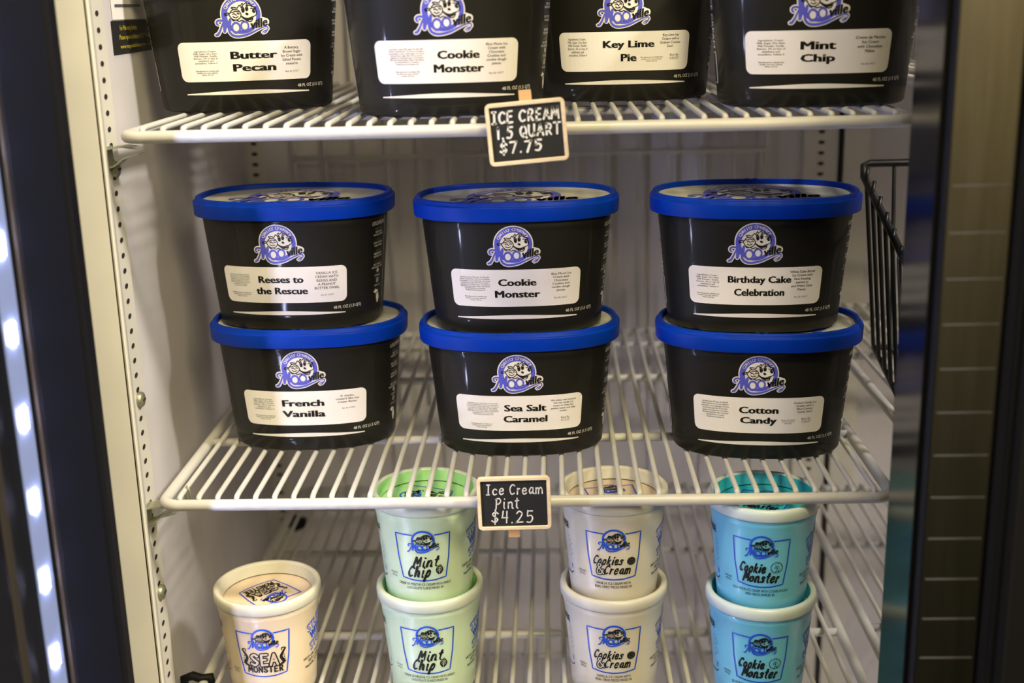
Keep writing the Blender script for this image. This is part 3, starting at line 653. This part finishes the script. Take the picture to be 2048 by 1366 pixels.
def dark_clip(loc, label, sx=1):
    t = empty('rear_clip', loc, 0, label, 'shelf clip', 'dark rear shelf clips')
    MB().tube([(0,0,0), (.004*sx,0,.006), (.010*sx,0,.004), (.012*sx,0,-.008), (.004*sx,0,-.010)], .0045, blackm, 8).obj('bracket_body', t)
    MB().box((min(0,.016*sx)-.003,-.004,-.008), (max(0,.016*sx)+.003,.006,.003), blackm).obj('hook_plate', t)
dark_clip((-.3420,1.4680,-.2550), 'black bracket at the back corner near the slotted post, left of pints')
dark_clip((.3080,1.4680,-.2500), 'black bracket at the back wall behind the blue pints', -1)
k = MB(); k.tube([(-.012,0,-.008), (-.012,0,.001), (-.004,0,.004), (.004,0,.001), (.012,0,.003), (.013,0,-.008)], .0042, blackm, 8); o = k.obj('clamp_knob'); o.location = (-.3270,.9900,-.2010)
tag(o, 'black knob by the front post beside the lone peach pint', 'knob')
for (z, lb) in ((.2636, 'slotted screw head just under the top shelf clip'), (.0747, 'slotted screw head on the post above the middle shelf'), (-.0988, 'slotted screw head on the post below the middle shelf clip')):
    t = empty('screw', (-.3418,.9600,z), 0, lb, 'screw', 'screws in the slotted post')
    s_ = MB(); prof = [(.0066, 0), (.0066, .0020), (.0058, .0036), (.0034, .0046), (.0003, .0048)]
    s_.rings([[(h_, r_*math.cos(2*PI*k/20), r_*math.sin(2*PI*k/20)) for k in range(20)] for r_, h_ in prof], screwm, cap1=True); s_.obj('screw_head', t)
    MB().box((.0030,-.0032,-.0008), (.0049,.0032,.0008), holem).obj('slot', t)
def wallmap(y0, zc): return lambda x, y, l: (wx(y0+x)+.0006+l*.0002, y0+x, zc+y)
s_ = MB(); d = rrect(0, 0, .120, .0265, .0005, boardm, 0, 6, 2)
d += text('For Warranty Service,', -.012, .0068, .052, .0052, yellowink, 2, bold=.02) + text('Please open a ticket at RESPOND', .006, -.0005, .095, .0052, yellowink, 2, bold=.02) + text('www.respondticketservice.com', .006, -.0078, .095, .0044, yellowink, 2, bold=.02)
d = [e for e in d if True]
put(s_, d, wallmap(1.066, .3620)); o = s_.obj('warranty_sticker'); tag(o, 'black sticker with yellow lettering high on the left inner wall', 'sticker')
s_ = MB(); d = rrect(0, 0, .09, .020, .0005, labelm, 0, 6, 2); d += text('SERIAL NUMBER PLATE', -.005, -.002, .060, .004, inkm, 2, bold=.01)
s_ = MB(); put(s_, rrect(0, 0, .11, .022, .0005, labelm, 0, 6, 2) + stroke([(-.045,.000),(.03,.000)], .0022, greyink, 2, 2) , wallmap(1.066, .3870)); o = s_.obj('paper_sticker'); tag(o, 'white paper sticker just above the black warranty sticker', 'sticker')

# ------------------------------------------------------------------ chalk price tags
def price_tag(loc, rx, ry, w, h, lines, peg, label):
    t = empty('price_tag', loc, 0, label, 'price tag', 'chalkboard price tags'); t.rotation_euler = (rx, ry, 0)
    fm = MB(); fw = .0030
    def rr(w_, h_, r_, y): return [(sx*(w_/2-r_)+r_*math.cos(a), y, sz*(h_/2-r_)+r_*math.sin(a)) for sx, sz, b in ((1,1,0),(-1,1,PI/2),(-1,-1,PI),(1,-1,1.5*PI)) for a in [b+PI/2*k/5 for k in range(6)]]
    fm.rings([rr(w-2*fw,h-2*fw,.0008,.0020), rr(w-2*fw,h-2*fw,.0008,-.0016), rr(w-2*fw+.0008,h-2*fw+.0008,.0012,-.0020), rr(w-.0008,h-.0008,.0034,-.0020), rr(w,h,.0038,-.0014), rr(w,h,.0038,.0016)], woodm, smooth=False); fm.obj('wood_frame', t)
    bm = MB(); bm.box((-w/2+.001,-.0006,-h/2+.001), (w/2-.001,.0018,h/2-.001), boardm); dd = []
    for s, cx, cz, hh, W_, sw in lines: dd += hand(s, cx, cz, hh, W_, sw, chalkm, 1, .06, .03, 4, .18, len(s))
    put(bm, dd, lambda x, y, l: (x, -.0006-.0002*l, y)); bm.obj('chalkboard', t)
    pz, x0 = peg; pm = MB()
    pm.box((x0-.0045,.0021,min(0,pz)-.0), (x0+.0045,.0050,max(0,pz)), pegm); pm.obj('front_peg_jaw', t)
    p2 = MB(); p2.box((x0-.0045,.0075,min(-.01,pz*.9)), (x0+.0045,.0105,max(.01,pz*.9)), pegm); p2.obj('back_peg_jaw', t)
    MB().tube([(x0-.005,.0063,.004), (x0+.005,.0063,.004)], .0022, clipm, 8).obj('peg_spring', t)
price_tag((-.0175,.9080,.2905), 0, R(-4.2), .0580, .0452, (('ICE CREAM', -.0003, .0122, .0080, .0490, .0015), ('1.5 QUART', .0010, .0010, .0080, .0470, .0015), ('$7.75', -.0055, -.0100, .0078, .0310, .0015)), (.0300, .0010), 'chalkboard price tag reading Ice Cream 1.5 Quart, clipped to the top shelf')
price_tag((-.0338,.9080,.0012), 0, R(-1.0), .0580, .0445, (('Ice Cream', .0005, .0118, .0082, .0445, .0009), ('Pint', -.0055, .0003, .0084, .0190, .0009), ('$4.25', -.0020, -.0115, .0098, .0335, .0010)), (-.0300, -.0010), 'chalkboard price tag reading Ice Cream Pint, clipped to the middle shelf')

# ------------------------------------------------------------------ black wire basket in the next bay
b = empty('wire_basket', (.2895,1.0,.0200), 0, 'black wire basket hanging beside the tubs, next to the dark door frame', 'wire basket')
P = lambda x, y, z: (x-.286, y-1.0, z-.0230)
rim = [P(.284,1.150,.222), P(.2843,1.1535,.2315), P(.290,1.1540,.2335), P(.46,1.154,.2335), P(.464,1.150,.228), P(.468,.985,.165), P(.464,.980,.160), P(.290,.980,.160), P(.2845,.985,.166)]
MB().tube(rim, .0036, basketm, 10, True).obj('rim', b)
br = [P(.296,1.130,.064), P(.46,1.130,.064), P(.46,.99,.030), P(.296,.99,.030)]
MB().tube(br, .0030, basketm, 10, True).obj('bottom_frame', b)
for k in range(7):
    t_ = k/6; yt = 1.138 - t_*.145; zt = .2290 - t_*.060; yb = 1.125-t_*.13; zb = .064-t_*.032
    MB().tube([P(.2845,yt,zt+.004), P(.2825,yt-.002,zt-.006), P(.290,yb,zb+.05), P(.294,yb,zb+.004), P(.300,yb,zb)], .0019, basketm, 8).obj('side_wire', b)
for k in range(7):
    x = .312 + k*.022
    MB().tube([P(x,1.154,.2335), P(x,1.130,.064), P(x,.99,.030), P(x,.980,.160)], .0019, basketm, 8).obj('basket_wire', b)
